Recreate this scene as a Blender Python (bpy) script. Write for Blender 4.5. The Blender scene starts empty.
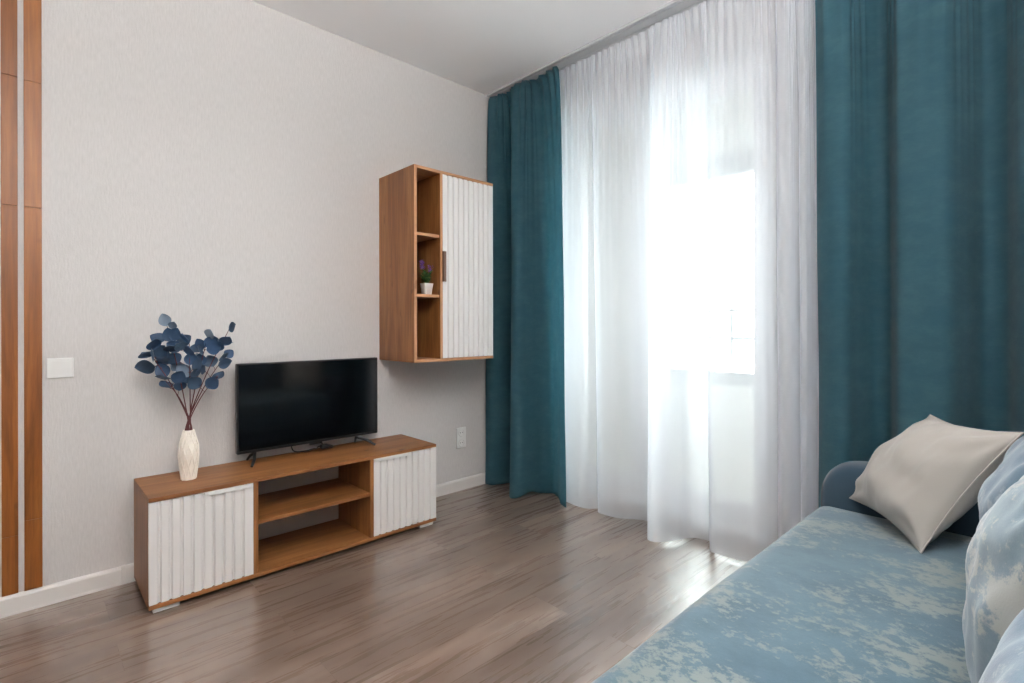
import bpy, bmesh, math, random
from mathutils import Vector, Matrix, noise
random.seed(7)
scn = bpy.context.scene
COL = scn.collection
PI = math.pi

# ------------------------------------------------------------------ materials
def srgb(r, g, b):
    f = lambda c: (c/255/12.92) if c/255 <= .04045 else ((c/255+.055)/1.055)**2.4
    return (f(r), f(g), f(b), 1)

class NT:
    def __init__(s, name):
        s.m = bpy.data.materials.new(name); s.m.use_nodes = True
        s.t = s.m.node_tree; s.t.nodes.clear()
    def n(s, typ, **kw):
        nd = s.t.nodes.new(typ)
        for k, v in kw.items():
            if k.startswith('i_'):
                nd.inputs[k[2:].replace('_', ' ')].default_value = v
            elif k.startswith('n_'):
                nd.inputs[int(k[2:])].default_value = v
            else: setattr(nd, k, v)
        return nd
    def l(s, a, b): s.t.links.new(a, b)
    def out(s, sh):
        o = s.n('ShaderNodeOutputMaterial'); s.l(sh, o.inputs[0]); return s.m
    def ramp(s, fac, stops):
        r = s.n('ShaderNodeValToRGB'); s.l(fac, r.inputs[0])
        e = r.color_ramp.elements
        while len(e) < len(stops): e.new(.5)
        for el, (p, c) in zip(e, stops): el.position = p; el.color = c
        return r.outputs[0]
    def bump(s, h, strength, dist=.01):
        b = s.n('ShaderNodeBump', i_Strength=strength, i_Distance=dist); s.l(h, b.inputs['Height']); return b.outputs[0]
    def bsdf(s, col=None, rough=.5, normal=None, spec=.5, metal=0, sheen=0, coat=0):
        b = s.n('ShaderNodeBsdfPrincipled')
        if col is not None:
            if isinstance(col, tuple): b.inputs['Base Color'].default_value = col
            else: s.l(col, b.inputs['Base Color'])
        if isinstance(rough, (int, float)): b.inputs['Roughness'].default_value = rough
        else: s.l(rough, b.inputs['Roughness'])
        b.inputs['Specular IOR Level'].default_value = spec
        b.inputs['Metallic'].default_value = metal
        b.inputs['Sheen Weight'].default_value = sheen
        b.inputs['Coat Weight'].default_value = coat; b.inputs['Coat IOR'].default_value = 1.75; b.inputs['Coat Roughness'].default_value = .3
        if normal is not None: s.l(normal, b.inputs['Normal'])
        return b
    def coord(s, scale=(1, 1, 1), rot=(0, 0, 0), loc=(0, 0, 0)):
        c = s.n('ShaderNodeTexCoord'); mp = s.n('ShaderNodeMapping')
        mp.inputs['Scale'].default_value = scale; mp.inputs['Rotation'].default_value = rot; mp.inputs['Location'].default_value = loc
        s.l(c.outputs['Object'], mp.inputs[0]); return mp.outputs[0]
    def noise(s, vec, scale, detail=4, rough=.5, dist=0):
        n = s.n('ShaderNodeTexNoise', i_Scale=scale, i_Detail=detail, i_Roughness=rough, i_Distortion=dist)
        s.l(vec, n.inputs['Vector']); return n.outputs[0]
    def mixc(s, fac, a, b, mode='MIX'):
        m = s.n('ShaderNodeMix', data_type='RGBA', blend_type=mode)
        if isinstance(fac, (int, float)): m.inputs[0].default_value = fac
        else: s.l(fac, m.inputs[0])
        for v, i in ((a, 6), (b, 7)):
            if isinstance(v, tuple): m.inputs[i].default_value = v
            else: s.l(v, m.inputs[i])
        return m.outputs[2]

def plain(name, rgb, rough=.5, **k):
    t = NT(name); return t.out(t.bsdf(srgb(*rgb), rough, **k).outputs[0])

def wood(name, axis, c1, c2, c3, rough=.45):
    t = NT(name)
    sc = [9, 9, 9]; sc[axis] = .9
    v = t.coord(tuple(sc))
    n1 = t.noise(v, 1.4, 6, .6, .8)
    sc2 = [55, 55, 55]; sc2[axis] = 2.2
    n2 = t.noise(t.coord(tuple(sc2)), 1.5, 4, .7, .3)
    c = t.ramp(n1, [(.3, srgb(*c1)), (.5, srgb(*c2)), (.7, srgb(*c3))])
    g = t.ramp(n2, [(.35, (.62, .60, .58, 1)), (.6, (1, 1, 1, 1))])
    c = t.mixc(.75, c, g, 'MULTIPLY')
    sc3 = [5, 5, 5]; sc3[axis] = 3
    kn = t.ramp(t.noise(t.coord(tuple(sc3)), 2.4, 2, .5), [(.24, (.55, .48, .44, 1)), (.32, (1, 1, 1, 1))])
    c = t.mixc(1, c, kn, 'MULTIPLY')
    return t.out(t.bsdf(c, rough, t.bump(n2, .12, .003)).outputs[0])

OAK = ((112, 68, 34), (142, 92, 50), (164, 112, 66))
M = {}
for i, a in enumerate('xyz'): M['oak_'+a] = wood('oak_'+a, i, *OAK)
M['strip'] = wood('strip_oak', 2, (112, 60, 16), (142, 82, 28), (162, 100, 44))
M['edge'] = wood('oak_edge', 1, (186, 132, 92), (198, 146, 104), (208, 158, 118))
M['edge_z'] = wood('oak_edge_z', 2, (186, 132, 92), (198, 146, 104), (208, 158, 118))
M['white'] = plain('white_matte_front', (224, 221, 219), .42)
M['white_plastic'] = plain('white_plastic', (232, 232, 230), .3)
M['alu'] = plain('pale_metal', (215, 215, 215), .35)
M['bronze'] = plain('brown_handle', (120, 92, 80), .35, metal=.3)
M['black'] = plain('black_plastic', (16, 16, 18), .35)
M['screen'] = plain('screen', (6, 7, 9), .10, spec=.9)
M['dark'] = plain('dark_hole', (25, 25, 25), .8)
M['frame'] = plain('window_white', (240, 240, 240), .3)
M['rail'] = plain('rail_grey', (190, 192, 194), .4)
M['steel'] = plain('rail_steel', (150, 152, 155), .4)
M['ceramic'] = plain('ceramic', (240, 234, 224), .4)
M['pot'] = plain('pot_white', (240, 240, 238), .3)
M['soil'] = plain('soil', (52, 38, 28), .9)
M['stem'] = plain('stem_red', (92, 38, 40), .6)
M['green'] = plain('green_leaf', (52, 98, 44), .55)
M['green2'] = plain('green_leaf_pale', (104, 142, 66), .55)
M['purple'] = plain('purple_flower', (128, 74, 168), .6)
M['balcony'] = plain('balcony_plaster', (243, 241, 238), .8)
M['ground'] = plain('ground', (170, 172, 172), .9)
M['block'] = plain('block_plaster', (196, 198, 200), .8)
M['block_glass'] = plain('block_windows', (120, 128, 138), .3)

def m_leaf():
    t = NT('eucalyptus_leaf')
    r = t.n('ShaderNodeObjectInfo').outputs['Random']
    c = t.ramp(r, [(0, srgb(44, 68, 96)), (.3, srgb(58, 88, 124)), (.6, srgb(50, 74, 98)), (.85, srgb(76, 98, 122)), (1, srgb(134, 150, 164))])
    n = t.ramp(t.noise(t.coord(), 30, 3), [(.3, (.75, .75, .75, 1)), (.7, (1.15, 1.15, 1.15, 1))])
    b = t.bsdf(t.mixc(.8, c, n, 'MULTIPLY'), .5)
    tr = t.n('ShaderNodeBsdfTranslucent'); t.l(c, tr.inputs[0])
    mx = t.n('ShaderNodeMixShader', n_0=.2); t.l(b.outputs[0], mx.inputs[1]); t.l(tr.outputs[0], mx.inputs[2])
    return t.out(mx.outputs[0])
M['leaf'] = m_leaf()

def m_wall():
    t = NT('wallpaper')
    n = t.noise(t.coord((60, 60, 9)), 3, 3, .6)
    n2 = t.noise(t.coord((1, 1, 1)), 160, 2, .6)
    m = t.n('ShaderNodeMath', operation='ADD'); t.l(n, m.inputs[0]); t.l(n2, m.inputs[1])
    c = t.ramp(n, [(.3, srgb(202, 199, 197)), (.7, srgb(212, 209, 207))])
    return t.out(t.bsdf(c, .85, t.bump(m.outputs[0], .25, .004), spec=.2).outputs[0])
M['wall'] = m_wall()
M['ceiling'] = plain('ceiling_white', (246, 246, 246), .8, spec=.2)
M['base'] = plain('baseboard_white', (226, 222, 218), .4)

def m_floor():
    t = NT('laminate')
    W, L = .192, 1.285
    v = t.coord((1, 1, 1), (0, 0, PI/2), (.43, .06, 0))
    br = t.n('ShaderNodeTexBrick', offset=.37, offset_frequency=2, squash=1, i_Scale=1, i_Mortar_Size=.0007, i_Mortar_Smooth=.2, i_Bias=0, i_Brick_Width=L, i_Row_Height=W)
    br.inputs['Color1'].default_value = (0, 0, 0, 1); br.inputs['Color2'].default_value = (1, 1, 1, 1); br.inputs['Mortar'].default_value = (.5, .5, .5, 1)
    t.l(v, br.inputs['Vector'])
    off = t.n('ShaderNodeVectorMath', operation='MULTIPLY_ADD')
    t.l(br.outputs[0], off.inputs[0]); off.inputs[1].default_value = (7, 13, 5); t.l(t.coord((1, 1, 1)), off.inputs[2])
    def st(vec, s):
        m = t.n('ShaderNodeVectorMath', operation='MULTIPLY'); t.l(vec, m.inputs[0]); m.inputs[1].default_value = s; return m.outputs[0]
    big = t.noise(st(off.outputs[0], (6, .9, 1)), 1, 5, .55, .8)
    fine = t.noise(st(off.outputs[0], (44, 2.4, 1)), 1, 4, .6, .2)
    blotch = t.noise(st(off.outputs[0], (4, 1.6, 1)), 1.3, 3, .5)
    c = t.ramp(big, [(.28, srgb(96, 79, 68)), (.44, srgb(118, 98, 85)), (.56, srgb(136, 116, 103)), (.74, srgb(156, 139, 127))])
    g = t.ramp(fine, [(.3, (.6, .58, .57, 1)), (.55, (1, 1, 1, 1))])
    c = t.mixc(.25, c, g, 'MULTIPLY')
    c = t.mixc(1, c, t.ramp(blotch, [(.3, (.72, .70, .68, 1)), (.52, (1, 1, 1, 1))]), 'MULTIPLY')
    k = t.ramp(t.noise(st(off.outputs[0], (14, 5, 1)), 1.0, 2, .5), [(.2, (.5, .45, .42, 1)), (.3, (1, 1, 1, 1))])
    c = t.mixc(.5, c, k, 'MULTIPLY')
    c = t.mixc(.9, c, t.ramp(br.outputs[0], [(0, (.70, .69, .68, 1)), (1, (1.12, 1.12, 1.12, 1))]), 'MULTIPLY')
    c = t.mixc(br.outputs['Fac'], c, srgb(84, 72, 64))
    ro = t.n('ShaderNodeMapRange', n_3=.22, n_4=.34); t.l(fine, ro.inputs[0])
    return t.out(t.bsdf(c, ro.outputs[0], t.bump(fine, .05, .002), spec=.7, coat=.8).outputs[0])
M['floor'] = m_floor()

def m_glass():
    t = NT('window_glass')
    f = t.n('ShaderNodeFresnel', i_IOR=1.45)
    tr = t.n('ShaderNodeBsdfTransparent'); tr.inputs[0].default_value = (.96, .98, .97, 1)
    g = t.n('ShaderNodeBsdfGlossy', i_Roughness=.02)
    mx = t.n('ShaderNodeMixShader'); t.l(f.outputs[0], mx.inputs[0]); t.l(tr.outputs[0], mx.inputs[1]); t.l(g.outputs[0], mx.inputs[2])
    return t.out(mx.outputs[0])
M['glass'] = m_glass()

def m_sheer():
    t = NT('sheer_voile')
    # open weave: the more slanted the cloth, the longer the path through its threads
    lw = t.n('ShaderNodeLayerWeight', i_Blend=.5)
    cs = t.n('ShaderNodeMath', operation='SUBTRACT', n_0=1.0); t.l(lw.outputs['Facing'], cs.inputs[1])
    mxm = t.n('ShaderNodeMath', operation='MAXIMUM', n_1=.16); t.l(cs.outputs[0], mxm.inputs[0])
    inv = t.n('ShaderNodeMath', operation='DIVIDE', n_0=1.0); t.l(mxm.outputs[0], inv.inputs[1])
    pw = t.n('ShaderNodeMath', operation='POWER', n_0=SHEER_T); t.l(inv.outputs[0], pw.inputs[1])
    d = t.n('ShaderNodeBsdfDiffuse'); d.inputs[0].default_value = srgb(242, 244, 248)
    tl = t.n('ShaderNodeBsdfTranslucent'); tl.inputs[0].default_value = srgb(238, 241, 247)
    m1 = t.n('ShaderNodeMixShader', n_0=.48); t.l(d.outputs[0], m1.inputs[1]); t.l(tl.outputs[0], m1.inputs[2])
    tp = t.n('ShaderNodeBsdfTransparent')
    m2 = t.n('ShaderNodeMixShader'); t.l(pw.outputs[0], m2.inputs[0]); t.l(m1.outputs[0], m2.inputs[1]); t.l(tp.outputs[0], m2.inputs[2])
    return t.out(m2.outputs[0])
SHEER_T = .45
M['sheer'] = m_sheer()

def m_curtain(name, base, light, trans):
    t = NT(name)
    n = t.noise(t.coord((5, 5, 9)), 2.2, 7, .7, .1)
    f = t.noise(t.coord((40, 40, 260)), 1.2, 3, .6)
    m = t.n('ShaderNodeMath', operation='MULTIPLY_ADD', n_1=.22); t.l(f, m.inputs[0]); t.l(n, m.inputs[2])
    c = t.ramp(m.outputs[0], [(.48, srgb(*base)), (.62, srgb(*[(a+b)/2 for a, b in zip(base, light)])), (.74, srgb(*light))])
    b = t.bsdf(c, .75, t.bump(f, .25, .002), spec=.25, sheen=.15)
    tl = t.n('ShaderNodeBsdfTranslucent'); tl.inputs[0].default_value = srgb(122, 186, 198)
    mx = t.n('ShaderNodeMixShader', n_0=trans); t.l(b.outputs[0], mx.inputs[1]); t.l(tl.outputs[0], mx.inputs[2])
    return t.out(mx.outputs[0])
M['curtain'] = m_curtain('teal_drape', (48, 86, 100), (78, 116, 126), .46)

def m_velvet(name, base, mid, light, amount, blotch=3.5, sc=22):
    t = NT(name)
    zone = t.noise(t.coord((1.0, 1.5, 1.5)), blotch, 4, .6, .2)
    fl = t.noise(t.coord((1.0, 1.3, 1.3)), sc, 9, .74, .1)
    tone = t.noise(t.coord((1.0, 1.2, 1.2), (0, 0, 0), (3, 1, 2)), 6, 6, .7)
    c0 = t.ramp(tone, [(.35, srgb(*base)), (.65, srgb(*mid))])
    m = t.n('ShaderNodeMath', operation='MULTIPLY_ADD', n_1=.9); t.l(zone, m.inputs[0]); t.l(fl, m.inputs[2])
    hf = t.n('ShaderNodeMath', operation='MULTIPLY', n_1=.5); t.l(m.outputs[0], hf.inputs[0])
    k = t.ramp(hf.outputs[0], [(amount, (0, 0, 0, 1)), (amount+.045, (.9, .9, .9, 1))])
    c = t.mixc(k, c0, srgb(*light))
    f = t.noise(t.coord(), 420, 2, .6)
    mm = t.n('ShaderNodeMath', operation='MULTIPLY_ADD', n_1=.5); t.l(f, mm.inputs[0]); t.l(fl, mm.inputs[2])
    b = t.bsdf(c, .65, t.bump(mm.outputs[0], .25, .0015), spec=.3, sheen=.35)
    return t.out(b.outputs[0])
M['sofa'] = m_velvet('blue_velvet', (60, 86, 101), (80, 106, 119), (120, 128, 125), .484, 4.0, 40)
M['cush'] = m_velvet('pale_velvet', (86, 110, 124), (118, 136, 144), (160, 160, 154), .475, 5, 26)
M['cush2'] = m_velvet('blue_velvet_cushion', (74, 98, 117), (94, 118, 134), (128, 140, 148), .50, 5, 26)
M['slate'] = plain('slate_velvet', (44, 64, 78), .8, spec=.2, sheen=.3)
M['darkbase'] = plain('sofa_leg', (30, 26, 24), .5)

def m_grey():
    t = NT('grey_linen')
    f = t.noise(t.coord(), 500, 2, .6)
    return t.out(t.bsdf(srgb(164, 159, 152), .8, t.bump(f, .2, .001), spec=.2, sheen=.2).outputs[0])
M['grey'] = m_grey()

# ------------------------------------------------------------------ object helpers
def origin(parent):
    return parent['_o'] if parent is not None and '_o' in parent else (0, 0, 0)
ROOTS = {}
def thing(name, label, cat, loc, group=None):
    o = bpy.data.objects.new(name, None); COL.objects.link(o); o.location = loc
    o.empty_display_size = .05
    o['label'] = label; o['category'] = cat
    if group: o['group'] = group
    ROOTS[o] = Vector(loc); return o
def tag(o, label, cat, group=None, kind=None):
    o['label'] = label; o['category'] = cat
    if group: o['group'] = group
    if kind: o['kind'] = kind
    return o
def link(name, bm, mat, parent=None, smooth=False, struct=False, loc=None, angle=None):
    """geometry given in world coordinates; stored relative to the thing's base"""
    me = bpy.data.meshes.new(name)
    bmesh.ops.recalc_face_normals(bm, faces=bm.faces) if not getattr(bm, 'keep', False) else None
    o = bpy.data.objects.new(name, me); COL.objects.link(o)
    org = Vector((0, 0, 0))
    if parent is not None:
        o.parent = parent
        org = ROOTS[parent]; ROOTS[o] = org.copy()
    elif loc is not None:
        org = Vector(loc); o.location = loc; ROOTS[o] = org
    else: ROOTS[o] = Vector((0, 0, 0))
    bmesh.ops.translate(bm, verts=bm.verts, vec=-org)
    bm.to_mesh(me); bm.free()
    mats = mat if isinstance(mat, (list, tuple)) else [mat]
    for m in mats: me.materials.append(M[m] if isinstance(m, str) else m)
    if smooth:
        for p in me.polygons: p.use_smooth = True
        if angle: me.set_sharp_from_angle(angle=math.radians(angle))
    if struct and parent is None: o['kind'] = 'structure'
    return o
def box(bm, x0, x1, y0, y1, z0, z1, bev=0, mi=0):
    vs = [bm.verts.new(p) for p in ((x0,y0,z0),(x1,y0,z0),(x1,y1,z0),(x0,y1,z0),(x0,y0,z1),(x1,y0,z1),(x1,y1,z1),(x0,y1,z1))]
    fs = [bm.faces.new([vs[i] for i in f]) for f in ((3,2,1,0),(4,5,6,7),(0,1,5,4),(1,2,6,5),(2,3,7,6),(3,0,4,7))]
    for f in fs: f.material_index = mi
    if bev:
        es = list({e for f in fs for e in f.edges})
        bmesh.ops.bevel(bm, geom=es, offset=bev, segments=2, profile=.5, affect='EDGES')
    return bm
def B(*a, bev=0): return box(bmesh.new(), *a, bev=bev)
def tube(bm, pts, r, n=8, caps=True):
    pts = [Vector(p) for p in pts]; rings = []
    rr = r if isinstance(r, (list, tuple)) else [r]*len(pts)
    prev = None
    for i, p in enumerate(pts):
        d = (pts[min(i+1, len(pts)-1)] - pts[max(i-1, 0)]).normalized()
        a = prev if prev is not None else (Vector((0, 0, 1)) if abs(d.z) < .9 else Vector((1, 0, 0)))
        s = (a - d*a.dot(d)).normalized(); prev = s; t = d.cross(s)
        rings.append([bm.verts.new(p + (s*math.cos(2*PI*k/n) + t*math.sin(2*PI*k/n))*rr[i]) for k in range(n)])
    for a, b in zip(rings, rings[1:]):
        for k in range(n): bm.faces.new((a[k], a[(k+1) % n], b[(k+1) % n], b[k]))
    if caps: bm.faces.new(rings[0][::-1]); bm.faces.new(rings[-1])
    return bm
def prism(bm, pts2, axis, a, b):
    """extrude a closed 2-D outline along an axis"""
    def P(u, v, w):
        return {'x': (w, u, v), 'y': (u, w, v), 'z': (u, v, w)}[axis]
    A = [bm.verts.new(P(u, v, a)) for u, v in pts2]; Bv = [bm.verts.new(P(u, v, b)) for u, v in pts2]
    n = len(pts2)
    for i in range(n): bm.faces.new((A[i], A[(i+1) % n], Bv[(i+1) % n], Bv[i]))
    bm.faces.new(A[::-1]); bm.faces.new(Bv); return bm

# ------------------------------------------------------------------ room shell
H = 2.7372; XR = 3.22; YB = -4.6; YW = .30
link('floor', B(0, XR, YB, YW, -.06, 0), 'floor', struct=True)
link('ceiling', B(-.1, XR+.1, YB-.1, YW, H, H+.1), 'ceiling', struct=True)
link('wall_left', B(-.12, 0, YB, YW, -.06, H), 'wall', struct=True)
link('wall_right', B(XR, XR+.12, YB, YW, -.06, H), 'wall', struct=True)
link('wall_back', B(-.12, XR+.12, YB-.12, YB, -.06, H), 'wall', struct=True)
OX0, OX1, OZ0, OZ1 = .38, 1.812, .03, 2.522   # balcony door opening
bm = bmesh.new()
box(bm, -1.3, OX0, YW, YW+.33, -.06, H+.3); box(bm, OX1, 4.4, YW, YW+.33, -.06, H+.3)
box(bm, OX0, OX1, YW, YW+.33, OZ1, H+.3); box(bm, OX0, OX1, YW, YW+.33, -.06, OZ0)
link('wall_window', bm, 'wall', struct=True)

def base_profile(sgn=1):
    return [(0, 0), (.016, 0), (.016, .006), (.0145, .010), (.0145, .064), (.011, .071), (.004, .0757), (0, .0757)]
bm = prism(bmesh.new(), base_profile(), 'y', YB, YW)
link('baseboard_left', bm, 'base', struct=True)
link('trim_1', B(0, .0185, -2.073, -2.058, 0, .0785, bev=.002), 'base', struct=True)   # moulded joint of the baseboard
bm = prism(bmesh.new(), [(XR-u, v) for u, v in base_profile()], 'y', YB, YW)
link('baseboard_right', bm, 'base', struct=True)
bm = bmesh.new()
for a, b in ((.0165, OX0-.02), (OX1+.02, XR-.0165)):
    prism(bm, [(YW-u, v) for u, v in base_profile()], 'x', a, b)
link('baseboard_window', bm, 'base', struct=True)
# oak laminate strips running up the left wall, with their butt joints
for k, (y0, y1, js) in enumerate(((-2.437, -2.391, (.30, 1.574, 2.073)), (-2.374, -2.322, (.35, 1.575, 2.068)))):
    bm = bmesh.new(); zs = [.0765] + list(js) + [H]
    for a, b in zip(zs, zs[1:]): box(bm, 0, .008, y0, y1, a+.0006, b-.0006, bev=.0008)
    link('trim_%d' % (k+2), bm, 'strip', struct=True)

# window / balcony door unit
bm = bmesh.new(); FY0, FY1 = .37, .44
def fr(x0, x1, z0, z1, y0=FY0, y1=FY1, bev=.004): box(bm, x0, x1, y0, y1, z0, z1, bev=bev)
fr(OX0, .47, OZ0, OZ1); fr(OX1-.045, OX1, OZ0, OZ1); fr(.47, OX1-.045, 2.47, OZ1); fr(.47, OX1-.045, OZ0, .075)
fr(1.05, 1.105, .075, 2.47)
win = link('window_1', bm, 'frame', struct=True, loc=(1.07, .4, OZ0))
for x0, x1, g0, g1, zt in ((.475, 1.045, .563, .971, 2.405), (1.11, OX1-.05, 1.177, 1.704, 2.35)):
    bm = bmesh.new()
    fr(x0, g0, .08, 2.465, .355, .43, .006); fr(g1, x1, .08, 2.465, .355, .43, .006)
    fr(g0, g1, zt, 2.465, .355, .43, .006); fr(g0, g1, .08, .158, .355, .43, .006)
    # glazing bead
    for a in ((g0, g0+.012, .158, zt), (g1-.012, g1, .158, zt), (g0, g1, zt-.012, zt), (g0, g1, .158, .18)):
        fr(*a, .368, .40, .002)
    s = link('sash', bm, 'frame', win)
    link('pane', B(g0-.005, g1+.005, .392, .398, .153, zt+.005), 'glass', s)
bm = bmesh.new(); box(bm, 1.118, 1.146, .342, .3545, 1.02, 1.13, bev=.003)
tube(bm, [(1.132, .350, 1.06), (1.132, .318, 1.06), (1.132, .310, 1.05), (1.132, .308, .96)], .0075, 10)
link('window_handle', bm, 'white_plastic', win, smooth=True, angle=40)
link('sill_1', B(OX0, OX1, .30, .37, OZ0, OZ0+.010, bev=.003), 'frame', struct=True)

# balcony beyond
link('floor_balcony', B(-1.2, 4.3, .63, 1.75, -.09, -.02), 'balcony', struct=True)
bm = bmesh.new(); BY = 1.5; bx0, bx1, bz0, bz1 = .49, 1.36, .655, 2.41
BX2, BX3 = 1.62, 4.0
for a in ((-1.2, bx0, -.09, 2.9), (bx1, BX2, -.09, 2.9), (BX3, 4.3, -.09, 2.9), (bx0, bx1, -.09, bz0), (bx0, bx1, bz1, 2.9), (BX2, BX3, -.09, bz0), (BX2, BX3, bz1, 2.9)):
    box(bm, a[0], a[1], BY, BY+.14, a[2], a[3])
link('wall_balcony_outer', bm, 'balcony', struct=True)
link('wall_balcony_left', B(-1.3, -1.2, .63, 1.64, -.09, 2.9), 'balcony', struct=True)
bm = bmesh.new()
def f2(x0, x1, z0, z1): box(bm, x0, x1, BY+.01, BY+.08, z0, z1, bev=.004)
f2(bx0, bx0+.055, bz0, bz1); f2(bx1-.09, bx1, bz0, bz1); f2(bx0+.055, bx1-.09, bz0, .75); f2(bx0+.055, bx1-.09, 2.252, bz1)
M['outerframe'] = plain('grey_window_frame', (176, 178, 180), .4)
w2 = link('window_2', bm, 'outerframe', struct=True, loc=(.9, BY, bz0))
link('pane', B(bx0+.05, bx1-.085, BY+.04, BY+.046, .745, 2.257), 'glass', w2)
bm = bmesh.new()
f2(BX2, BX2+.06, bz0, bz1); f2(BX3-.06, BX3, bz0, bz1); f2(BX2+.06, BX3-.06, bz0, .75); f2(BX2+.06, BX3-.06, 2.33, bz1)
for x in (2.38, 3.2): f2(x, x+.06, .75, 2.33)
w3 = link('window_3', bm, 'outerframe', struct=True, loc=(2.8, BY, bz0))
for a, b in ((BX2+.055, 2.385), (2.435, 3.205), (3.255, BX3-.055)): link('pane', B(a, b, BY+.04, BY+.046, .745, 2.335), 'glass', w3)
link('ceiling_balcony', B(-1.2, 4.3, .63, BY+.14, 2.9, 3.0), 'balcony', struct=True)
link('wall_balcony_right', B(4.3, 4.4, .3, BY+.14, -.09, 2.9), 'balcony', struct=True)
r = thing('balcony_railing', 'thin grey horizontal safety rails outside the balcony window, seen through the sheer curtain', 'railing', (.9, 1.75, .7))
for z in (1.003, 1.228):
    link('rail', tube(bmesh.new(), [(.1, 1.75, z), (1.9, 1.75, z)], .011, 10), 'steel', r, smooth=True, angle=40)
for x in (.1, .98, 1.9):
    link('post', B(x-.01, x+.01, 1.739, 1.761, -.09, 1.262), 'steel', r)
link('slab_balcony', B(-1.3, 4.4, 1.64, 1.82, -.3, -.09), 'balcony', struct=True)
link('ground_outside', B(-160, 160, 6, 400, -30.5, -30), 'ground', struct=True)
for k, (x, y, w, d, h) in enumerate(((-22, 70, 16, 12, 27.5), (-48, 62, 14, 12, 25.5))):
    t = thing('apartment_building', ['pale distant apartment block seen low through the balcony window, nearer the middle', 'pale distant apartment block seen low at the left of the balcony window'][k], 'building', (x, y, -30))
    link('facade', B(x-w/2, x+w/2, y, y+d, -30, -30+h), 'block', t)
    for i in range(6):
        for j in range(4, 9):
            xx = x-w/2+1.2+i*(w-2.4)/5; zz = -28+j*3
            if zz+1.5 < -30+h: link('window', B(xx-.6, xx+.6, y-.05, y-.001, zz, zz+1.5), 'block_glass', t)
    link('roof', B(x-w/2-.3, x+w/2+.3, y-.3, y+d+.3, -30+h, -29.5+h), 'block', t)

# ------------------------------------------------------------------ ceiling curtain rail
t = thing('curtain_rail', 'pale grey two-groove curtain rail running along the ceiling above the window', 'curtain rail', (1.6, .07, H-.016))
pr_ = [(-.008, H), (-.008, H-.014), (.012, H-.014), (.012, H-.007), (.018, H-.007), (.018, H-.014), (.076, H-.014), (.076, H-.007),
       (.082, H-.007), (.082, H-.014), (.108, H-.014), (.108, H)]
link('profile', prism(bmesh.new(), pr_, 'x', .012, XR-.01), 'rail', t)
link('end_cap', B(.002, .012, -.01, .11, H-.016, H, bev=.001), 'white_plastic', t)

# ------------------------------------------------------------------ hanging cloth
def catmull(P, u):
    n = len(P)-1; s = min(max(u, 0), 1)*n; i = min(int(s), n-1); f = s-i
    p0 = P[max(i-1, 0)]; p1 = P[i]; p2 = P[i+1]; p3 = P[min(i+2, n)]
    return [.5*((2*b)+(-a+c)*f+(2*a-5*b+4*c-d)*f*f+(-a+3*b-3*c+d)*f**3) for a, b, c, d in zip(p0, p1, p2, p3)]
def cloth(bottom, top_x, top_y, z_top, hem, nu, nv, pleats, amp, seed, squash=.35, wob=.006, ease=.6, tape=.06):
    """bottom: list of (x,y) fold points; the top is gathered in fine pleats on its track"""
    bm = bmesh.new(); rows = []
    yc = sum(p[1] for p in bottom)/len(bottom)
    # arc-length parametrisation
    S = 600; pts = [catmull(bottom, i/S) for i in range(S+1)]
    acc = [0]
    for a, b in zip(pts, pts[1:]): acc.append(acc[-1]+math.hypot(b[0]-a[0], b[1]-a[1]))
    def at(u):
        d = u*acc[-1]; lo, hi = 0, S
        while hi-lo > 1:
            m = (lo+hi)//2
            if acc[m] <= d: lo = m
            else: hi = m
        f = (d-acc[lo])/max(acc[hi]-acc[lo], 1e-9)
        return [pts[lo][k]*(1-f)+pts[hi][k]*f for k in (0, 1)]
    x0b, x1b = bottom[0][0], bottom[-1][0]
    for j in range(nv+1):
        v = j/nv; v = v**1.15; row = []
        for i in range(nu+1):
            u = i/nu
            bx, by = at(u)
            # straight top with same horizontal order, folds flattened
            tx = top_x[0]+(bx-x0b)/(x1b-x0b)*(top_x[1]-top_x[0])
            ty = top_y+(by-yc)*squash
            s = v**ease
            x = tx*(1-s)+bx*s; y = ty*(1-s)+by*s
            pw = math.exp(-v*7)
            ph = u*pleats*2*PI+.9*math.sin(u*17+seed)
            y += amp*pw*math.sin(ph); x += amp*.35*pw*math.sin(2*ph+1)
            nz = noise.noise(Vector((u*9+seed, v*2.3, seed)))
            nz2 = noise.noise(Vector((u*26+seed, v*3.0, seed+5)))
            k = math.sin(min(v*3, 1)*PI/2)
            y += (nz*wob*1.6+nz2*wob*.8)*k; x += nz*wob*.8*k
            zt = z_top(u) if callable(z_top) else z_top
            zb = hem(u) if callable(hem) else hem
            z = zt+(zb-zt)*(j/nv)
            row.append(bm.verts.new((x, y, z)))
        rows.append(row)
    for a, b in zip(rows, rows[1:]):
        for i in range(nu): bm.faces.new((a[i], b[i], b[i+1], a[i+1]))
    return bm

# left teal curtain
LB = [(.008, .02), (.02, -.03), (.06, -.05), (.105, -.03), (.138, .05), (.165, .14), (.22, .15), (.265, .03), (.31, -.07), (.37, -.115), (.42, -.09),
      (.44, .0), (.462, .08), (.51, .13), (.575, .10), (.665, .03), (.705, .005), (.738, -.008)]
hemL = lambda u: .008 + .030*math.exp(-((u-.66)/.06)**2) + .004*math.sin(u*9)
cl = link('curtain', cloth(LB, (.006, .632), .035, H-.016, hemL, 300, 90, 13, .013, 2.0, .16, .006, .3), 'curtain', smooth=True, loc=(.36, .03, 0))
tag(cl, 'narrow teal curtain gathered in the corner beside the wall cabinet', 'curtain', 'teal curtains')
cl.modifiers.new('cloth', 'SOLIDIFY').thickness = .0012
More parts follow.
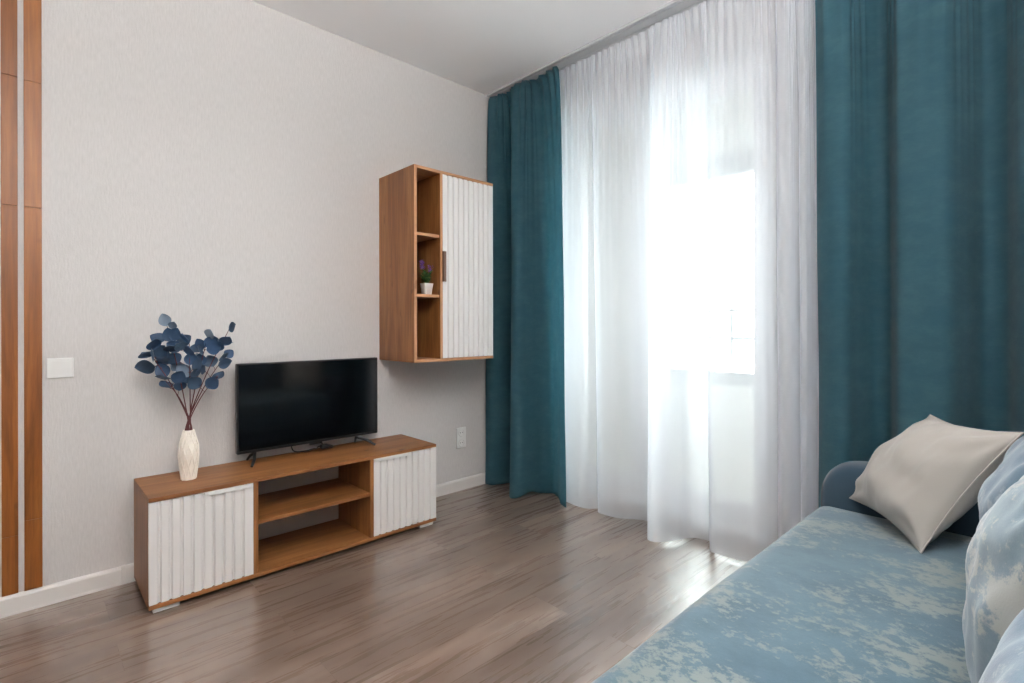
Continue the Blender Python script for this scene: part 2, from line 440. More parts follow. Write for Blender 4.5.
# right teal curtain
RB = [(2.085, .035), (2.11, .0), (2.16, -.03), (2.205, -.01), (2.225, .06), (2.26, .15), (2.315, .15), (2.345, .03), (2.375, -.05), (2.44, -.06), (2.51, -.035),
      (2.55, .05), (2.59, .15), (2.65, .13), (2.69, .0), (2.75, -.03), (2.81, .02), (2.86, .13), (2.93, .10), (2.98, -.02), (3.05, -.02), (3.11, .05), (3.17, .06)]
cr = link('curtain', cloth(RB, (2.065, 3.17), .035, H-.016, .012, 380, 90, 22, .012, 6.0, .2, .006, .28), 'curtain', smooth=True, loc=(2.62, .03, 0))
tag(cr, 'wide teal curtain hanging behind the sofa to the right of the sheer', 'curtain', 'teal curtains')
cr.modifiers.new('cloth', 'SOLIDIFY').thickness = .0012
# sheer
SB = [(0.56, 0.12), (0.62, 0.09), (0.7, 0.055), (0.78, 0.055), (0.84, 0.08), (0.875, 0.13), (0.9, 0.16), (0.895, 0.11), (0.92, 0.075), (0.99, 0.06), (1.07, 0.065), (1.13, 0.11), (1.19, 0.15), (1.265, 0.155), (1.305, 0.12), (1.3, 0.04), (1.325, -0.05), (1.375, -0.065), (1.42, -0.02), (1.45, 0.05), (1.475, 0.12), (1.53, 0.155), (1.585, 0.15), (1.595, 0.09), (1.61, 0.045), (1.67, 0.035), (1.735, 0.055), (1.77, 0.11), (1.81, 0.155), (1.83, 0.11), (1.83, 0.05), (1.87, 0.025), (1.905, 0.06), (1.92, 0.13), (1.945, 0.16), (1.955, 0.09), (1.97, 0.04), (2.0, 0.05), (2.01, 0.12), (2.03, 0.155), (2.05, 0.08), (2.075, 0.05), (2.1, 0.1), (2.12, 0.14)]
hemS = lambda u: .012 + .006*math.sin(u*31)
SB = [(x if x < 1.6 else (1.6+(x-1.6)*1.55 if x < 1.79 else 1.8945+(x-1.79)*.68), y) for x, y in SB]
sh = link('sheer_curtain', cloth(SB, (.50, 2.10), .092, H-.016, hemS, 620, 70, 60, .007, 9.0, .06, .005, .55), 'sheer', smooth=True, loc=(1.3, .1, 0))
tag(sh, 'long white translucent sheer curtain covering the balcony door between the teal curtains', 'curtain')

# ------------------------------------------------------------------ ribbed fronts
def ribbed(x_front, th, y0, y1, z0, z1, n):
    """door slab whose face carries n vertical ribs with sloped flanks"""
    p = (y1-y0)/n; g = .20*p; d = .010
    pts = [(x_front-th, y0)]
    out = []
    for i in range(n):
        a = y0+i*p
        out += [(x_front-d if i else x_front, a), (x_front, a+g*.45 if i else a), (x_front, a+p-g*1.6), (x_front-d, a+p-g*.55)]
    out[-1] = (x_front, y1); out[-2] = (x_front, y1-.0005)
    pts = [(x_front-th, y0)] + out + [(x_front-th, y1)]
    cl = [pts[0]]
    for q in pts[1:]:
        if math.hypot(q[0]-cl[-1][0], q[1]-cl[-1][1]) > 1e-5: cl.append(q)
    return prism(bmesh.new(), cl, 'z', z0, z1)

# ------------------------------------------------------------------ TV stand
SX = .386; SY0, SY1 = -2.0293, -.7029; SZ0, SZ1 = .019, .447; T = .016
ts = thing('tv_stand', 'low oak media cabinet with white ribbed doors and open middle shelves', 'tv stand', (.2, (SY0+SY1)/2, 0))
X0 = .018
link('top_panel', B(X0, SX, SY0, SY1, SZ1-T, SZ1, bev=.0012), ['oak_y'], ts)
link('bottom_panel', B(X0, SX, SY0, SY1, SZ0, SZ0+T, bev=.0012), 'oak_y', ts)
zl, zh = SZ0+T, SZ1-T
for a in (SY0, SY1-T): link('side_panel', B(X0, SX-.019, a, a+T, zl, zh), 'oak_z', ts)
D1, D2 = (-1.654, -1.636), (-1.104, -1.086)
for a, b in (D1, D2): link('divider', B(X0, SX-.001, a, b, zl, zh), 'oak_z', ts)
link('shelf', B(X0, SX-.006, D1[1], D2[0], .245, .261), 'oak_y', ts)
M['backing'] = plain('hardboard_back', (214, 208, 202), .7)
link('back_panel', B(X0-.004, X0, SY0+.002, SY1-.002, SZ0+.002, SZ1-.002), 'backing', ts)
for (a, b, h0, h1, n) in ((SY0+.001, D1[0]-.002, -1.829, -1.658, 10), (D2[1]+.002, SY1-.001, -1.081, -.873, 10)):
    d = link('door', ribbed(SX-.0005, .018, a, b, zl+.002, zh-.002, n), 'white', ts)
    bm = box(bmesh.new(), SX-.0195, SX+.007, h0, h1, zh-.0035, zh+.0, bev=.0008)
    box(bm, SX+.002, SX+.007, h0, h1, zh-.015, zh-.001, bev=.0008)
    link('handle', bm, 'white_plastic', d)
for y0, y1 in ((-2.014, -1.925), (-.804, -.718)):
    for x0, x1 in ((.335, .375), (.03, .07)):
        link('foot', B(x0, x1, y0, y1, 0, SZ0, bev=.0015), 'alu', ts)

# ------------------------------------------------------------------ wall cabinet
CX = .3795; CY0, CY1 = -.8399, -.2722; CZ0, CZ1 = .9063, 1.9847
wc = thing('wall_cabinet', 'oak wall cabinet with tall white ribbed door and open side niches, hung above the stand', 'wall cabinet', (0, (CY0+CY1)/2, CZ0))
link('top_panel', B(0, CX, CY0+.0166, CY1, CZ1-T, CZ1, bev=.0012), 'edge', wc)
link('bottom_panel', B(0, CX, CY0+.0166, CY1, CZ0, CZ0+T, bev=.0012), 'edge', wc)
zl2, zh2 = CZ0+T, CZ1-T
link('side_panel', B(0, CX-.001, CY0, CY0+.0165, CZ0, CZ1), 'oak_z', wc)
link('edge_band', B(CX-.001, CX, CY0, CY0+.0165, CZ0, CZ1), 'edge_z', wc)
link('side_panel', B(0, CX-.02, CY1-T, CY1, zl2, zh2), 'oak_z', wc)
link('divider', B(.004, CX-.001, -.668, -.652, zl2, zh2), 'oak_z', wc)
link('edge_band', B(CX-.001, CX, -.668, -.652, zl2, zh2), 'edge_z', wc)
link('back_panel', B(0, .004, CY0+.0165, CY1-T, zl2, zh2), 'oak_z', wc)
for z in (1.622, 1.283):
    link('shelf', B(.004, CX-.012, CY0+.0165, -.668, z-.016, z), 'edge', wc)
dr = link('door', ribbed(CX-.0005, .018, -.650, CY1-.001, zl2+.002, zh2-.002, 10), 'white', wc)
bm = box(bmesh.new(), CX-.010, CX+.012, -.6545, -.649, 1.358, 1.530, bev=.001)
box(bm, CX+.006, CX+.012, -.6545, -.634, 1.358, 1.530, bev=.001)
link('handle', bm, 'bronze', dr)

# ------------------------------------------------------------------ television
TY0, TY1, TZ0, TZ1, TX = -1.6447, -.9126, .4984, .9282, .112
tv = thing('television', 'black flat screen television standing on the oak media cabinet', 'television', (TX-.02, (TY0+TY1)/2, SZ1))
bm = box(bmesh.new(), TX-.032, TX, TY0, TY1, TZ0, TZ1, bev=.004)
link('casing', bm, 'black', tv)
bm = box(bmesh.new(), TX-.062, TX-.030, TY0+.09, TY1-.09, TZ0+.02, TZ0+.27, bev=.008)
link('rear_housing', bm, 'black', tv)
link('screen', B(TX-.001, TX+.0012, TY0+.007, TY1-.007, TZ0+.016, TZ1-.007), 'screen', tv)
link('chin_strip', B(TX-.0005, TX+.0025, TY0+.004, TY1-.004, TZ0+.002, TZ0+.014, bev=.0006), 'black', tv)
link('sensor', B(TX-.012, TX-.002, -1.30, -1.24, TZ0-.009, TZ0+.002, bev=.002), 'black', tv)
for ya, yf, yb in ((-1.564, -1.604, -1.579), (-1.032, -.969, -1.014)):
    bm = bmesh.new()
    zt = TZ0-.004; zb = SZ1+.005
    tube(bm, [(TX-.016, ya, TZ0+.006), (TX-.012, ya, zt-.004), (TX+.05, (ya+yf)/2, (zt+zb)/2+.004), (.188, yf, zb)], [.0075, .0085, .0075, .006], 8)
    tube(bm, [(TX-.016, ya, TZ0+.006), (TX-.02, ya, zt-.004), (TX-.05, (ya+yb)/2, (zt+zb)/2+.004), (.036, yb, zb)], [.0075, .0085, .0075, .006], 8)
    link('stand_foot', bm, 'black', tv, smooth=True, angle=50)
# cable lying behind the set
bm = bmesh.new()
cp = [(.055, -1.37, .56), (.05, -1.372, .49), (.06, -1.36, .4595), (.09, -1.32, .4585), (.10, -1.28, .466), (.075, -1.25, .4585), (.05, -1.23, .462),
      (.085, -1.20, .470), (.10, -1.18, .4585), (.07, -1.16, .4585), (.035, -1.18, .462), (.024, -1.2, .47), (.022, -1.2, .56)]
sp = [catmull(cp, i/90) for i in range(91)]
tube(bm, sp, .0033, 7)
pc = thing('power_cable', 'thin black cable with plug curled under the television', 'cable', (.06, -1.25, SZ1))
link('cord', bm, 'black', pc, smooth=True)
link('plug', B(.075, .105, -1.235, -1.195, .4560, .478, bev=.005), 'black', pc, smooth=True, angle=40)

# ------------------------------------------------------------------ vase with faceted sides
VX, VY = .19, -1.858
vs = thing('vase', 'white ceramic vase with long diamond facets on the left end of the stand', 'vase', (VX, VY, SZ1))
bm = bmesh.new(); n = 9
zr = [(0, .026), (.002, .0275), (.055, .0335), (.105, .0385), (.145, .036), (.182, .027), (.212, .0200)]
rings = []
for k, (z, r) in enumerate(zr):
    kk = max(k-1, 0)
    r *= .90 if k > 1 else 1
    rings.append([bm.verts.new((VX+(r)*math.cos(2*PI*(i+.5*(kk % 2))/n+.2), VY+r*math.sin(2*PI*(i+.5*(kk % 2))/n+.2), SZ1+z)) for i in range(n)])
for k, (a, b) in enumerate(zip(rings, rings[1:])):
    for i in range(n):
        j = (i+1) % n
        if k == 0: bm.faces.new((a[i], a[j], b[j], b[i]))
        elif k % 2 == 1: bm.faces.new((a[i], a[j], b[i])); bm.faces.new((a[j], b[j], b[i]))
        else: bm.faces.new((a[i], b[j], b[i])); bm.faces.new((a[i], a[j], b[j]))
bm.faces.new(rings[0][::-1])
# carve the seams between the diamonds so that they read as raised ribs
es = [e for e in bm.edges if abs(e.verts[0].co.z-e.verts[1].co.z) > .02]
top = rings[-1]; inner = []
for zz, rr in ((.212, .0165), (.12, .029), (.02, .022)):
    inner.append([bm.verts.new((VX+rr*math.cos(2*PI*i/n+.2), VY+rr*math.sin(2*PI*i/n+.2), SZ1+zz)) for i in range(n)])
off = (len(zr)-2) % 2
for i in range(n): bm.faces.new((top[i], top[(i+1) % n], inner[0][(i+1) % n], inner[0][i]))
for a, b in zip(inner, inner[1:]):
    for i in range(n): bm.faces.new((a[i], a[(i+1) % n], b[(i+1) % n], b[i]))
bm.faces.new(inner[-1])
body = link('body', bm, 'ceramic', vs)
# the raised lattice along the facet seams
bm = bmesh.new()
for s in (1, -1):
    for i in range(n):
        P = []
        for k in range(1, len(zr)):
            z, r = zr[k]; kk = k-1
            ang = 2*PI*(i+.5*s*(0 if kk % 2 == 0 else 1))/n+.2
            P.append((VX+r*math.cos(ang), VY+r*math.sin(ang), SZ1+z))
        tube(bm, P, [.0032]*(len(P)-1)+[.0024], 6)
link('lattice', bm, 'ceramic', vs)

# ------------------------------------------------------------------ eucalyptus branches
LEAVES = [(0.153,-1.937,1.134,0.0238),(0.196,-1.916,1.114,0.0166),(0.172,-1.924,1.072,0.0261),(0.205,-1.986,1.036,0.0285),(0.208,-2.014,0.996,0.0285),(0.129,-2.001,0.939,0.0333),(0.122,-1.945,0.98,0.0356),(0.237,-1.93,1.02,0.0285),(0.156,-1.946,0.919,0.0285),(0.153,-1.935,0.855,0.0261),(0.259,-1.963,0.893,0.0285),(0.186,-1.871,1.046,0.0261),(0.237,-1.865,1.008,0.0261),(0.187,-1.877,0.916,0.0285),(0.209,-1.854,0.969,0.0238),(0.141,-1.901,0.966,0.0285),(0.209,-1.817,1.031,0.0214),(0.242,-1.794,1.071,0.0238),(0.193,-1.772,1.023,0.0238),(0.224,-1.765,1.056,0.0142),(0.214,-1.746,1.023,0.0238),(0.129,-1.693,1.031,0.0261),(0.226,-1.824,1.004,0.0214),(0.203,-1.816,0.961,0.0238),(0.162,-1.765,0.948,0.0285),(0.124,-1.785,0.911,0.0214),(0.241,-1.737,0.976,0.0238),(0.186,-1.7,0.981,0.0214),(0.221,-1.69,1.104,0.0238),(0.243,-1.775,0.86,0.0261),(0.22,-1.748,0.886,0.0238),(0.249,-1.851,0.869,0.0285),(0.175,-1.885,0.853,0.0238),(0.232,-1.842,0.911,0.0214),(0.182,-1.863,0.884,0.0238),(0.251,-1.902,1.026,0.0238),(0.243,-1.99,0.99,0.0285),(0.134,-1.81,0.935,0.0238),(0.139,-1.892,0.931,0.0238)]
THIN = {10, 21, 30}
def leaf(c, r, stem_pt, thin, seed):
    rnd = random.Random(seed)
    c = Vector(c); d = c-Vector(stem_pt)
    if d.length < 1e-4: d = Vector((0, 0, 1))
    up = d.normalized()
    # the blade faces roughly outward from the bouquet, each at its own tilt
    out = Vector((.74+rnd.uniform(-.35, .35), -.2+rnd.uniform(-.45, .45), .12+rnd.uniform(-.35, .4))).normalized()
    if thin: out = (out*.22+Vector((.1, .1, 1))).normalized()
    nrm = (out-up*out.dot(up)).normalized(); side = up.cross(nrm)
    bm = bmesh.new(); N = 14; rows = []
    for k in range(-3, 4):
        row = []
        for i in range(N+1):
            a = i/N; w = r*.92*math.sin(PI*min(max(a, .0), 1)**.86)**.72
            lx = (k/3)*w; ly = (a*2-1)*r*1.08
            h = .16*r*((k/3)**2)+.10*r*(a-.5)**2*4-.02*r*(1-abs(k/3))
            row.append(bm.verts.new(c+up*ly+side*lx+nrm*h))
        rows.append(row)
    for a, b in zip(rows, rows[1:]):
        for i in range(N): bm.faces.new((a[i], a[i+1], b[i+1], b[i]))
    bmesh.ops.remove_doubles(bm, verts=bm.verts, dist=1e-5)
    return bm, c-up*r*1.05
ends = [((.16, -1.93, 1.105), (0, 1, 2, 7, 11)), ((.15, -1.985, .985), (3, 4, 5, 6, 36, 8)), ((.20, -1.94, .875), (9, 10, 32)),
        ((.215, -1.86, 1.04), (12, 35, 14, 13, 38, 34, 15)), ((.22, -1.79, 1.06), (16, 17, 22, 23, 37, 33)), ((.18, -1.695, 1.095), (18, 19, 20, 21, 28)),
        ((.20, -1.72, .97), (24, 25, 26, 27)), ((.235, -1.755, .89), (29, 30, 31))]
STEMNAMES = ['reaching to the highest top left with a pale tip leaf', 'reaching furthest left', 'hanging low on the left side', 'in the middle of the bouquet',
             'just right of the middle', 'reaching highest on the right', 'leaning right at middle height', 'lowest on the right side towards the television']
EXTRA = [(3, -.02, .035, -.03), (3, .03, -.02, .02), (3, -.03, -.05, -.02), (1, .03, .03, .02), (1, -.03, .045, -.035), (0, .03, .025, -.03), (0, -.02, -.03, -.05), (4, .02, .02, -.05),
         (4, -.03, -.03, -.10), (5, .02, -.02, -.05), (5, -.02, -.05, -.07), (6, .02, .0, -.03), (3, .02, .03, -.10), (4, .01, .01, -.02), (7, -.01, -.02, -.03), (2, .02, .04, .02)]
for k, dx, dy, dz in EXTRA:
    e, ids = ends[k]; ends[k] = (e, tuple(ids)+(len(LEAVES),)); LEAVES.append((e[0]+dx, e[1]+dy, e[2]+dz, .026))
for k, (e, ids) in enumerate(ends):
    a0 = 2*PI*k/len(ends)
    base = Vector((VX+.009*math.cos(a0), VY+.009*math.sin(a0), SZ1+.03))
    neck = Vector((VX+.0125*math.cos(a0), VY+.0125*math.sin(a0), SZ1+.212))
    e = Vector(e)
    mid = neck.lerp(e, .45)+Vector((0, 0, .035))
    t = thing('eucalyptus_branch', 'blue-leaved branch in the vase, '+STEMNAMES[k], 'artificial branch', tuple(neck), 'blue eucalyptus branches in the vase')
    ctrl = [base, neck, mid, e]
    sp = [Vector(catmull([tuple(c) for c in ctrl], i/30)) for i in range(31)]
    bm = bmesh.new(); tube(bm, sp, [.0032-.0018*i/30 for i in range(31)], 6)
    st = []
    for i in ids:
        c = LEAVES[i]; P = Vector(c[:3]); r = c[3]*1.12
        s = min((q for q in sp[14:]), key=lambda q: (q-P-Vector((0, 0, -.03))).length)
        lb, root = leaf(P, r, s, i in THIN, 50+i)
        tube(bm, [s, s.lerp(root, .5)+Vector((0, 0, .004)), root, root.lerp(P, .3)], .0011, 5)
        st.append(lb)
    link('stem', bm, 'stem', t, smooth=True)
    for lb in st: link('leaf', lb, 'leaf', t, smooth=True)

# ------------------------------------------------------------------ small potted plant in the niche
PX, PY, PZ = .30, -.706, 1.283
pp = thing('potted_plant', 'small artificial plant with purple flowers in a square white pot in the cabinet niche', 'potted plant', (PX, PY, PZ))
bm = bmesh.new()
def sq(h, z):
    out = []
    for i in range(16):
        a = 2*PI*i/16+PI/16
        c, s = math.cos(a), math.sin(a); p = .38
        out.append(bm.verts.new((PX+h*math.copysign(abs(c)**p, c), PY+h*math.copysign(abs(s)**p, s), PZ+z)))
    return out
R_ = [sq(.0195, 0), sq(.022, .002), sq(.029, .055), sq(.031, .066), sq(.0285, .066), sq(.027, .058)]
for a, b in zip(R_, R_[1:]):
    for i in range(16): bm.faces.new((a[i], a[(i+1) % 16], b[(i+1) % 16], b[i]))
bm.faces.new(R_[0][::-1]); bm.faces.new(R_[-1])
link('pot', bm, 'pot', pp, smooth=True, angle=45)
bm = bmesh.new(); gm = bmesh.new(); pm = bmesh.new(); rnd = random.Random(4)
def small_leaf(bm, p, d, L, W, mi=0):
    d = d.normalized(); s = d.cross(Vector((rnd.uniform(-1, 1), rnd.uniform(-1, 1), 1))).normalized(); nn = s.cross(d)
    q = [p, p+d*L*.45+s*W+nn*L*.06, p+d*L+nn*L*.02, p+d*L*.45-s*W+nn*L*.06, p+d*L*.5-nn*L*.08]
    v = [bm.verts.new(x) for x in q]
    for f in ((0, 1, 4), (1, 2, 4), (2, 3, 4), (3, 0, 4)):
        fc = bm.faces.new([v[i] for i in f]); fc.material_index = mi
for k in range(34):
    a = rnd.uniform(0, 2*PI); sp_ = rnd.uniform(.008, .05); h = rnd.uniform(.03, .085)
    p0 = Vector((PX+rnd.uniform(-.014, .014), PY+rnd.uniform(-.014, .014), PZ+.055))
    p1 = Vector((PX+sp_*math.cos(a), PY+min(max(sp_*math.sin(a), -.055), .026), PZ+.066+h*.9))
    tube(gm, [p0, p0.lerp(p1, .5)+Vector((0, 0, .01)), p1], .0008, 4)
    for j in range(9):
        q = p0.lerp(p1, .3+.7*j/8); 
        small_leaf(gm, q, Vector((rnd.uniform(-1, 1), rnd.uniform(-.8, .6), rnd.uniform(-.1, .9))), rnd.uniform(.009, .016), .004, rnd.choice((0, 0, 1)))
for (fx, fy, fz, nn_) in ((.325, -.757, 1.435, 3), (.31, -.744, 1.462, 3), (.295, -.73, 1.448, 2), (.31, -.692, 1.436, 3), (.325, -.696, 1.424, 3), (.335, -.767, 1.46, 2)):
    tube(gm, [(PX, PY, PZ+.06), ((PX+fx)/2, (PY+fy)/2, PZ+.11), (fx, fy, fz)], .0009, 4)
    for q in range(nn_*12):
        p = Vector((fx+rnd.gauss(0, .0065), fy+rnd.gauss(0, .0065), fz+rnd.gauss(0, .008)))
        small_leaf(pm, p, Vector((rnd.uniform(-1, 1), rnd.uniform(-1, 1), rnd.uniform(-.3, 1))), .0085, .003)
link('foliage', gm, ['green', 'green2'], pp)
link('flowers', pm, 'purple', pp)

# ------------------------------------------------------------------ light switch, socket
sw = thing('light_switch', 'white double rocker light switch on the wall beside the oak strips', 'light switch', (0, -2.2675, .94))
link('plate', B(0, .009, -2.309, -2.226, .900, .980, bev=.003), 'white_plastic', sw)
for a in ((-2.296, -2.2685), (-2.2665, -2.239)):
    bm = prism(bmesh.new(), [(.008, .913), (.0105, .913), (.0135, .967), (.008, .967)], 'y', a[0], a[1])
    link('rocker', bm, 'white_plastic', sw)
so = thing('power_socket', 'white double power socket low on the wall beneath the wall cabinet', 'power socket', (0, -.2345, .357))
link('plate', B(0, .010, -.275, -.194, .284, .422, bev=.003), 'white_plastic', so)
for z in (.387, .319):
    bm = bmesh.new(); N = 24
    r1 = [bm.verts.new((.0105, -.2345+.027*math.cos(2*PI*i/N), z+.027*math.sin(2*PI*i/N))) for i in range(N)]
    r2 = [bm.verts.new((.0135, -.2345+.025*math.cos(2*PI*i/N), z+.025*math.sin(2*PI*i/N))) for i in range(N)]
    r3 = [bm.verts.new((.0135, -.2345+.021*math.cos(2*PI*i/N), z+.021*math.sin(2*PI*i/N))) for i in range(N)]
    r4 = [bm.verts.new((.0108, -.2345+.020*math.cos(2*PI*i/N), z+.020*math.sin(2*PI*i/N))) for i in range(N)]
    for a, b in ((r1, r2), (r2, r3), (r3, r4)):
        for i in range(N): bm.faces.new((a[i], a[(i+1) % N], b[(i+1) % N], b[i]))
    bm.faces.new(r4); bm.faces.new(r1[::-1])
    oo = link('outlet', bm, 'white_plastic', so)
    bm = bmesh.new()
    for dy in (-.0095, .0095): tube(bm, [(.0109, -.2345+dy, z), (.0115, -.2345+dy, z)], .0028, 10)
    link('contact_holes', bm, 'dark', oo)

# ------------------------------------------------------------------ sofa
SSZ = .469
sf = thing('sofa', 'long blue sofa with mottled velvet seat and slate rolled arm along the right side', 'sofa', (2.65, -1.4, 0))
def rounded_slab(x0, x1, y0, y1, z0, z1, r, seg=8, crown=0, nx=40, ny=70, seed=1, nz=.002):
    """cushion: rounded box as a dense shell with soft surface waviness"""
    bm = bmesh.new()
    bmesh.ops.create_cube(bm, size=2)
    bmesh.ops.subdivide_edges(bm, edges=bm.edges, cuts=28, use_grid_fill=True)
    cx, cy, cz = (x0+x1)/2, (y0+y1)/2, (z0+z1)/2; hx, hy, hz = (x1-x0)/2, (y1-y0)/2, (z1-z0)/2
    for v in bm.verts:
        q = Vector(v.co)
        # cluster the grid near the edges
        def cl(t, h):
            return h*math.copysign(1-(1-abs(t))**1.6, t)
        P = Vector((cl(q.x, hx), cl(q.y, hy), cl(q.z, hz)))
        rr = min(r, hx, hy, hz)
        core = Vector((max(min(P.x, hx-rr), -hx+rr), max(min(P.y, hy-rr), -hy+rr), max(min(P.z, hz-rr), -hz+rr)))
        d = P-core
        if d.length > 1e-9:
            # project the cube skin on the rounded skin
            d = d.normalized()*rr
        P = core+d
        if P.z > 0: P.z += crown*(1-(P.x/hx)**2)*(1-(P.y/hy)**4)
        w = noise.noise(Vector((P.x*4+seed, P.y*3, P.z*3)))*nz
        P += d.normalized()*w if d.length > 0 else Vector((0, 0, 0))
        v.co = P+Vector((cx, cy, cz))
    return bm
link('seat', rounded_slab(2.165, 3.0, -2.7, -.262, .20, SSZ, .055, crown=.006, nz=.004), 'sofa', sf, smooth=True)
link('base_frame', rounded_slab(2.215, 3.16, -2.74, -.14, .06, .21, .02, nz=0), 'slate', sf, smooth=True)
link('backrest', rounded_slab(2.93, 3.19, -2.72, -.13, .2, .86, .07, nz=.003), 'sofa', sf, smooth=True)
def arm(y0, y1):
    prof = [(2.175, .10), (2.166, .40), (2.166, .50), (2.172, .535), (2.188, .570), (2.215, .598), (2.25, .615), (2.31, .622), (2.6, .626), (2.9, .628), (3.10, .628), (3.16, .61), (3.18, .56), (3.18, .10)]
    bm = bmesh.new(); loops = []
    cx, cz = 2.68, .36
    for t in (0, .25, .5, .75, 1):
        a = t*PI; inset = .03*(1-math.sin(a)**.6) if t in (0, 1) else .03*(1-math.sin(a)**.6)
        y = y0+(y1-y0)*(1-math.cos(a))/2
        loops.append([bm.verts.new((cx+(u-cx)*(1-inset/.5), y, cz+(v-cz)*(1-inset/.3))) for u, v in prof])
    n = len(prof)
    for a, b in zip(loops, loops[1:]):
        for i in range(n): bm.faces.new((a[i], a[(i+1) % n], b[(i+1) % n], b[i]))
    bm.faces.new(loops[0][::-1]); bm.faces.new(loops[-1])
    return bm
for a, b in ((-.29, -.115), (-2.89, -2.70)):
    o = link('armrest', arm(a, b), 'slate', sf, smooth=True)
    bv = o.modifiers.new('bev', 'SUBSURF'); bv.levels = 2; bv.render_levels = 2
for x in (2.26, 3.1):
    for y in (-.22, -2.66):
        link('leg', B(x-.025, x+.025, y-.025, y+.025, 0, .065, bev=.004), 'darkbase', sf)

def pillow(corners, th, n=44, pinch=.06, wr=.004, seed=0, mid=0, power=.55):
    """corners: BL, BR, TR, TL in world; two bulging skins meeting in a seam"""
    BL, BR, TR, TL = [Vector(c) for c in corners]
    nrm = ((BR-BL).cross(TL-BL)+(TR-TL).cross(TR-BR)).normalized()
    bm = bmesh.new(); grids = []; C = (BL+BR+TR+TL)/4
    for s in (1, -1):
        g = []
        for j in range(n+1):
            row = []
            for i in range(n+1):
                u = i/n; v = j/n
                # ease toward the edges so the seam is dense
                uu = .5-.5*math.cos(u*PI); vv = .5-.5*math.cos(v*PI); uu = .5*u+.5*uu; vv = .5*v+.5*vv
                a, b = uu*2-1, vv*2-1
                P = BL*(1-uu)*(1-vv)+BR*uu*(1-vv)+TR*uu*vv+TL*(1-uu)*vv
                # sides bow inward between the corners
                P = P+(C-P)*pinch*((1-a*a)*b*b*b*b+(1-b*b)*a*a*a*a)
                e = max((1-a*a)*(1-b*b), 0)
                w = noise.noise(Vector((a*2.2+seed, b*2.2, s+seed)))*wr*3+noise.noise(Vector((a*6+seed, b*3, s*2+seed)))*wr
                # corner puckers
                dc = min(1, math.hypot(1-abs(a), 1-abs(b)))
                w += wr*1.2*math.sin(math.atan2(1-abs(b), 1-abs(a))*9)*math.exp(-((dc-.3)/.25)**2)
                P = P+nrm*s*(th/2*e**power+w*min(1, e*4))
                if s < 0 and (i in (0, n) or j in (0, n)): row.append(grids[0][j][i])
                else: row.append(bm.verts.new(P))
            g.append(row)
        grids.append(g)
    for s, g in enumerate(grids):
        for j in range(n):
            for i in range(n):
                q = (g[j][i], g[j][i+1], g[j+1][i+1], g[j+1][i])
                bm.faces.new(q if s == 0 else q[::-1])
    seam = [grids[0][0][i].co.copy() for i in range(n)]+[grids[0][j][n].co.copy() for j in range(n)]+[grids[0][n][i].co.copy() for i in range(n, 0, -1)]+[grids[0][j][0].co.copy() for j in range(n, -1, -1)]
    return bm, seam
bm, seam = pillow([(2.272, -.285, .505), (2.51, -.575, .478), (2.708, -.525, .832), (2.482, -.21, .812)], .20, seed=3, wr=.006, pinch=.11, power=.6)
pw = link('throw_pillow', bm, 'grey', smooth=True, loc=(2.45, -.4, SSZ))
tag(pw, 'plain light grey pillow leaning against the far arm of the sofa', 'pillow')
link('piping', tube(bmesh.new(), seam, .0022, 6), 'grey', pw, smooth=True)
def bcush(y0, y1, xb, xt, zb, zt, th, mat, label, seed):
    bm, seam = pillow([(xb, y1, zb), (xb, y0, zb), (xt, y0, zt), (xt, y1, zt)], th, seed=seed, wr=.005, pinch=.05, power=.42)
    o = link('back_cushion', bm, mat, smooth=True, loc=(xb, (y0+y1)/2, SSZ))
    tag(o, label, 'cushion', 'cushions along the sofa back')
    link('piping', tube(bmesh.new(), seam, .002, 6), mat, o, smooth=True)
bcush(-1.065, -.62, 2.735, 2.79, .475, .89, .225, 'cush2', 'blue velvet cushion against the sofa back, furthest away and next to the grey pillow', 1)
bcush(-1.46, -1.075, 2.76, 2.795, .475, .90, .22, 'cush', 'pale mottled cushion against the sofa back, between two other cushions', 2)
bcush(-1.93, -1.47, 2.785, 2.805, .475, .84, .19, 'cush2', 'pale blue cushion in the bottom right corner, nearest on the sofa', 3)

# ------------------------------------------------------------------ light
w = bpy.data.worlds.new('sky'); scn.world = w; w.use_nodes = True
nt = w.node_tree; bg = nt.nodes['Background']
bg.inputs[0].default_value = (.93, .97, 1.0, 1); bg.inputs[1].default_value = 19.0

FILL_POWER = 108.0
# portals: they emit nothing, they only steer the sky sampling to the two balcony windows
for x0, x1, n in ((.545, 1.27, 'near'), (1.68, 3.94, 'wide')):
    pl = bpy.data.lights.new('sky_portal', 'AREA'); pl.shape = 'RECTANGLE'; pl.size = x1-x0; pl.size_y = 1.6
    pl.cycles.is_portal = True
    po = bpy.data.objects.new('sky_portal', pl); COL.objects.link(po); po.location = ((x0+x1)/2, 1.60, 1.53); po.rotation_euler = (-PI/2, 0, 0)

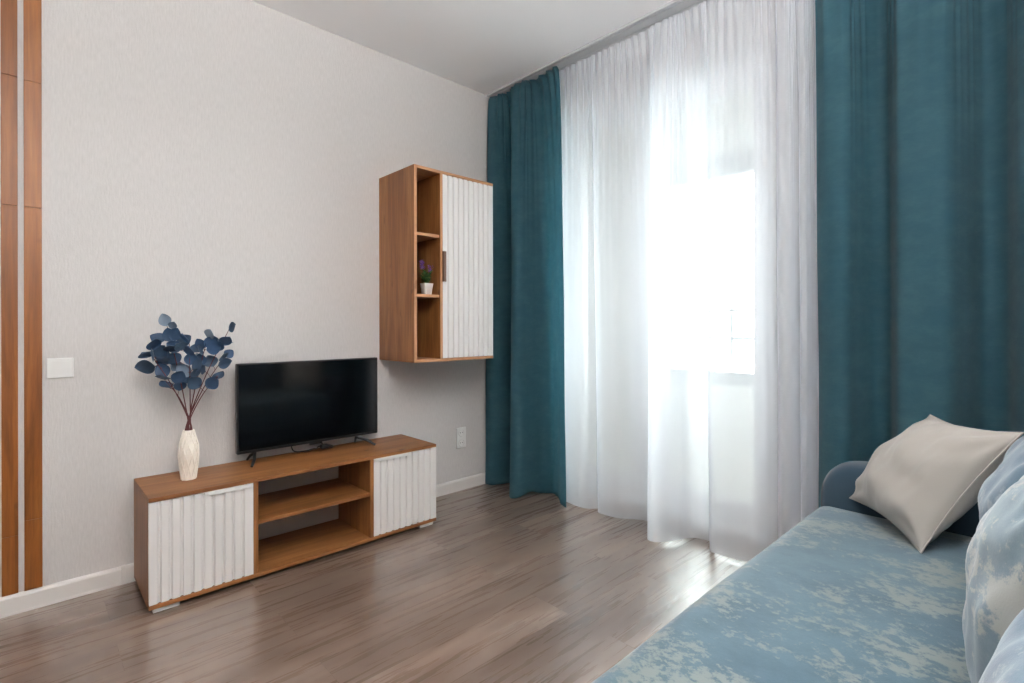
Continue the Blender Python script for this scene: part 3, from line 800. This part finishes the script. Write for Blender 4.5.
# added wall fixture, out of view, bouncing fill light off the ceiling
LX, LY, LZ = XR-.15, -2.1, 1.95
lt = thing('fill_uplight', 'added unseen white bowl fixture on the right wall, bouncing fill light off the ceiling', 'fill light', (XR, LY, LZ))
link('wall_plate', tube(bmesh.new(), [(XR, LY, LZ-.05), (XR-.02, LY, LZ-.05)], .05, 24), 'white_plastic', lt, smooth=True, angle=40)
link('arm', tube(bmesh.new(), [(XR-.02, LY, LZ-.05), (XR-.06, LY, LZ-.07), (LX, LY, LZ-.06)], .009, 10), 'white_plastic', lt, smooth=True)
bm = bmesh.new(); prof = [(.02, -.06), (.07, -.045), (.11, -.012), (.13, .03), (.126, .032), (.105, -.006), (.066, -.037), (.0, -.048)]
rg = [[bm.verts.new((LX+r*math.cos(2*PI*i/36), LY+r*math.sin(2*PI*i/36), LZ+z)) for i in range(36)] for r, z in prof[:-1]]
for a, b in zip(rg, rg[1:]):
    for i in range(36): bm.faces.new((a[i], a[(i+1) % 36], b[(i+1) % 36], b[i]))
bm.faces.new(rg[0][::-1]); bm.faces.new(rg[-1])
link('bowl', bm, 'white_plastic', lt, smooth=True, angle=50)
ld = bpy.data.lights.new('bounce_fill', 'AREA'); ld.shape = 'DISK'; ld.size = .19; ld.energy = FILL_POWER; ld.color = (1, .99, .985)
lo = bpy.data.objects.new('bounce_fill', ld); COL.objects.link(lo); lo.parent = lt; lo.location = (LX-XR, 0, .015); lo.rotation_euler = (PI, 0, 0)

# ------------------------------------------------------------------ camera
f, cx, cy, cz, yaw, pitch, roll = 514.3, 2.7664, -2.3688, 1.1063, .8135, 0.0, -.0018
F = Vector((-math.sin(yaw)*math.cos(pitch), math.cos(yaw)*math.cos(pitch), math.sin(pitch)))
R = Vector((math.cos(yaw), math.sin(yaw), 0)); U = R.cross(F)
R2 = R*math.cos(roll)+U*math.sin(roll); U2 = -R*math.sin(roll)+U*math.cos(roll)
cam = bpy.data.cameras.new('camera'); co = bpy.data.objects.new('camera', cam); COL.objects.link(co)
cam.sensor_width = 36; cam.lens = f/1024*36; cam.shift_y = -15.62/1024; cam.clip_start = .02; cam.clip_end = 600
mt = Matrix((R2, U2, -F)).transposed().to_4x4(); mt.translation = Vector((cx, cy, cz)); co.matrix_world = mt
scn.camera = co

scn.view_settings.view_transform = 'Standard'; scn.view_settings.look = 'None'
scn.view_settings.gamma = 1; scn.view_settings.use_curve_mapping = False
scn.view_settings.exposure = 0.5
c = scn.cycles
c.max_bounces = 14; c.diffuse_bounces = 8; c.glossy_bounces = 4; c.transmission_bounces = 8; c.transparent_max_bounces = 32
c.caustics_reflective = False; c.caustics_refractive = False
c.use_denoising = True
c.sample_clamp_indirect = 12
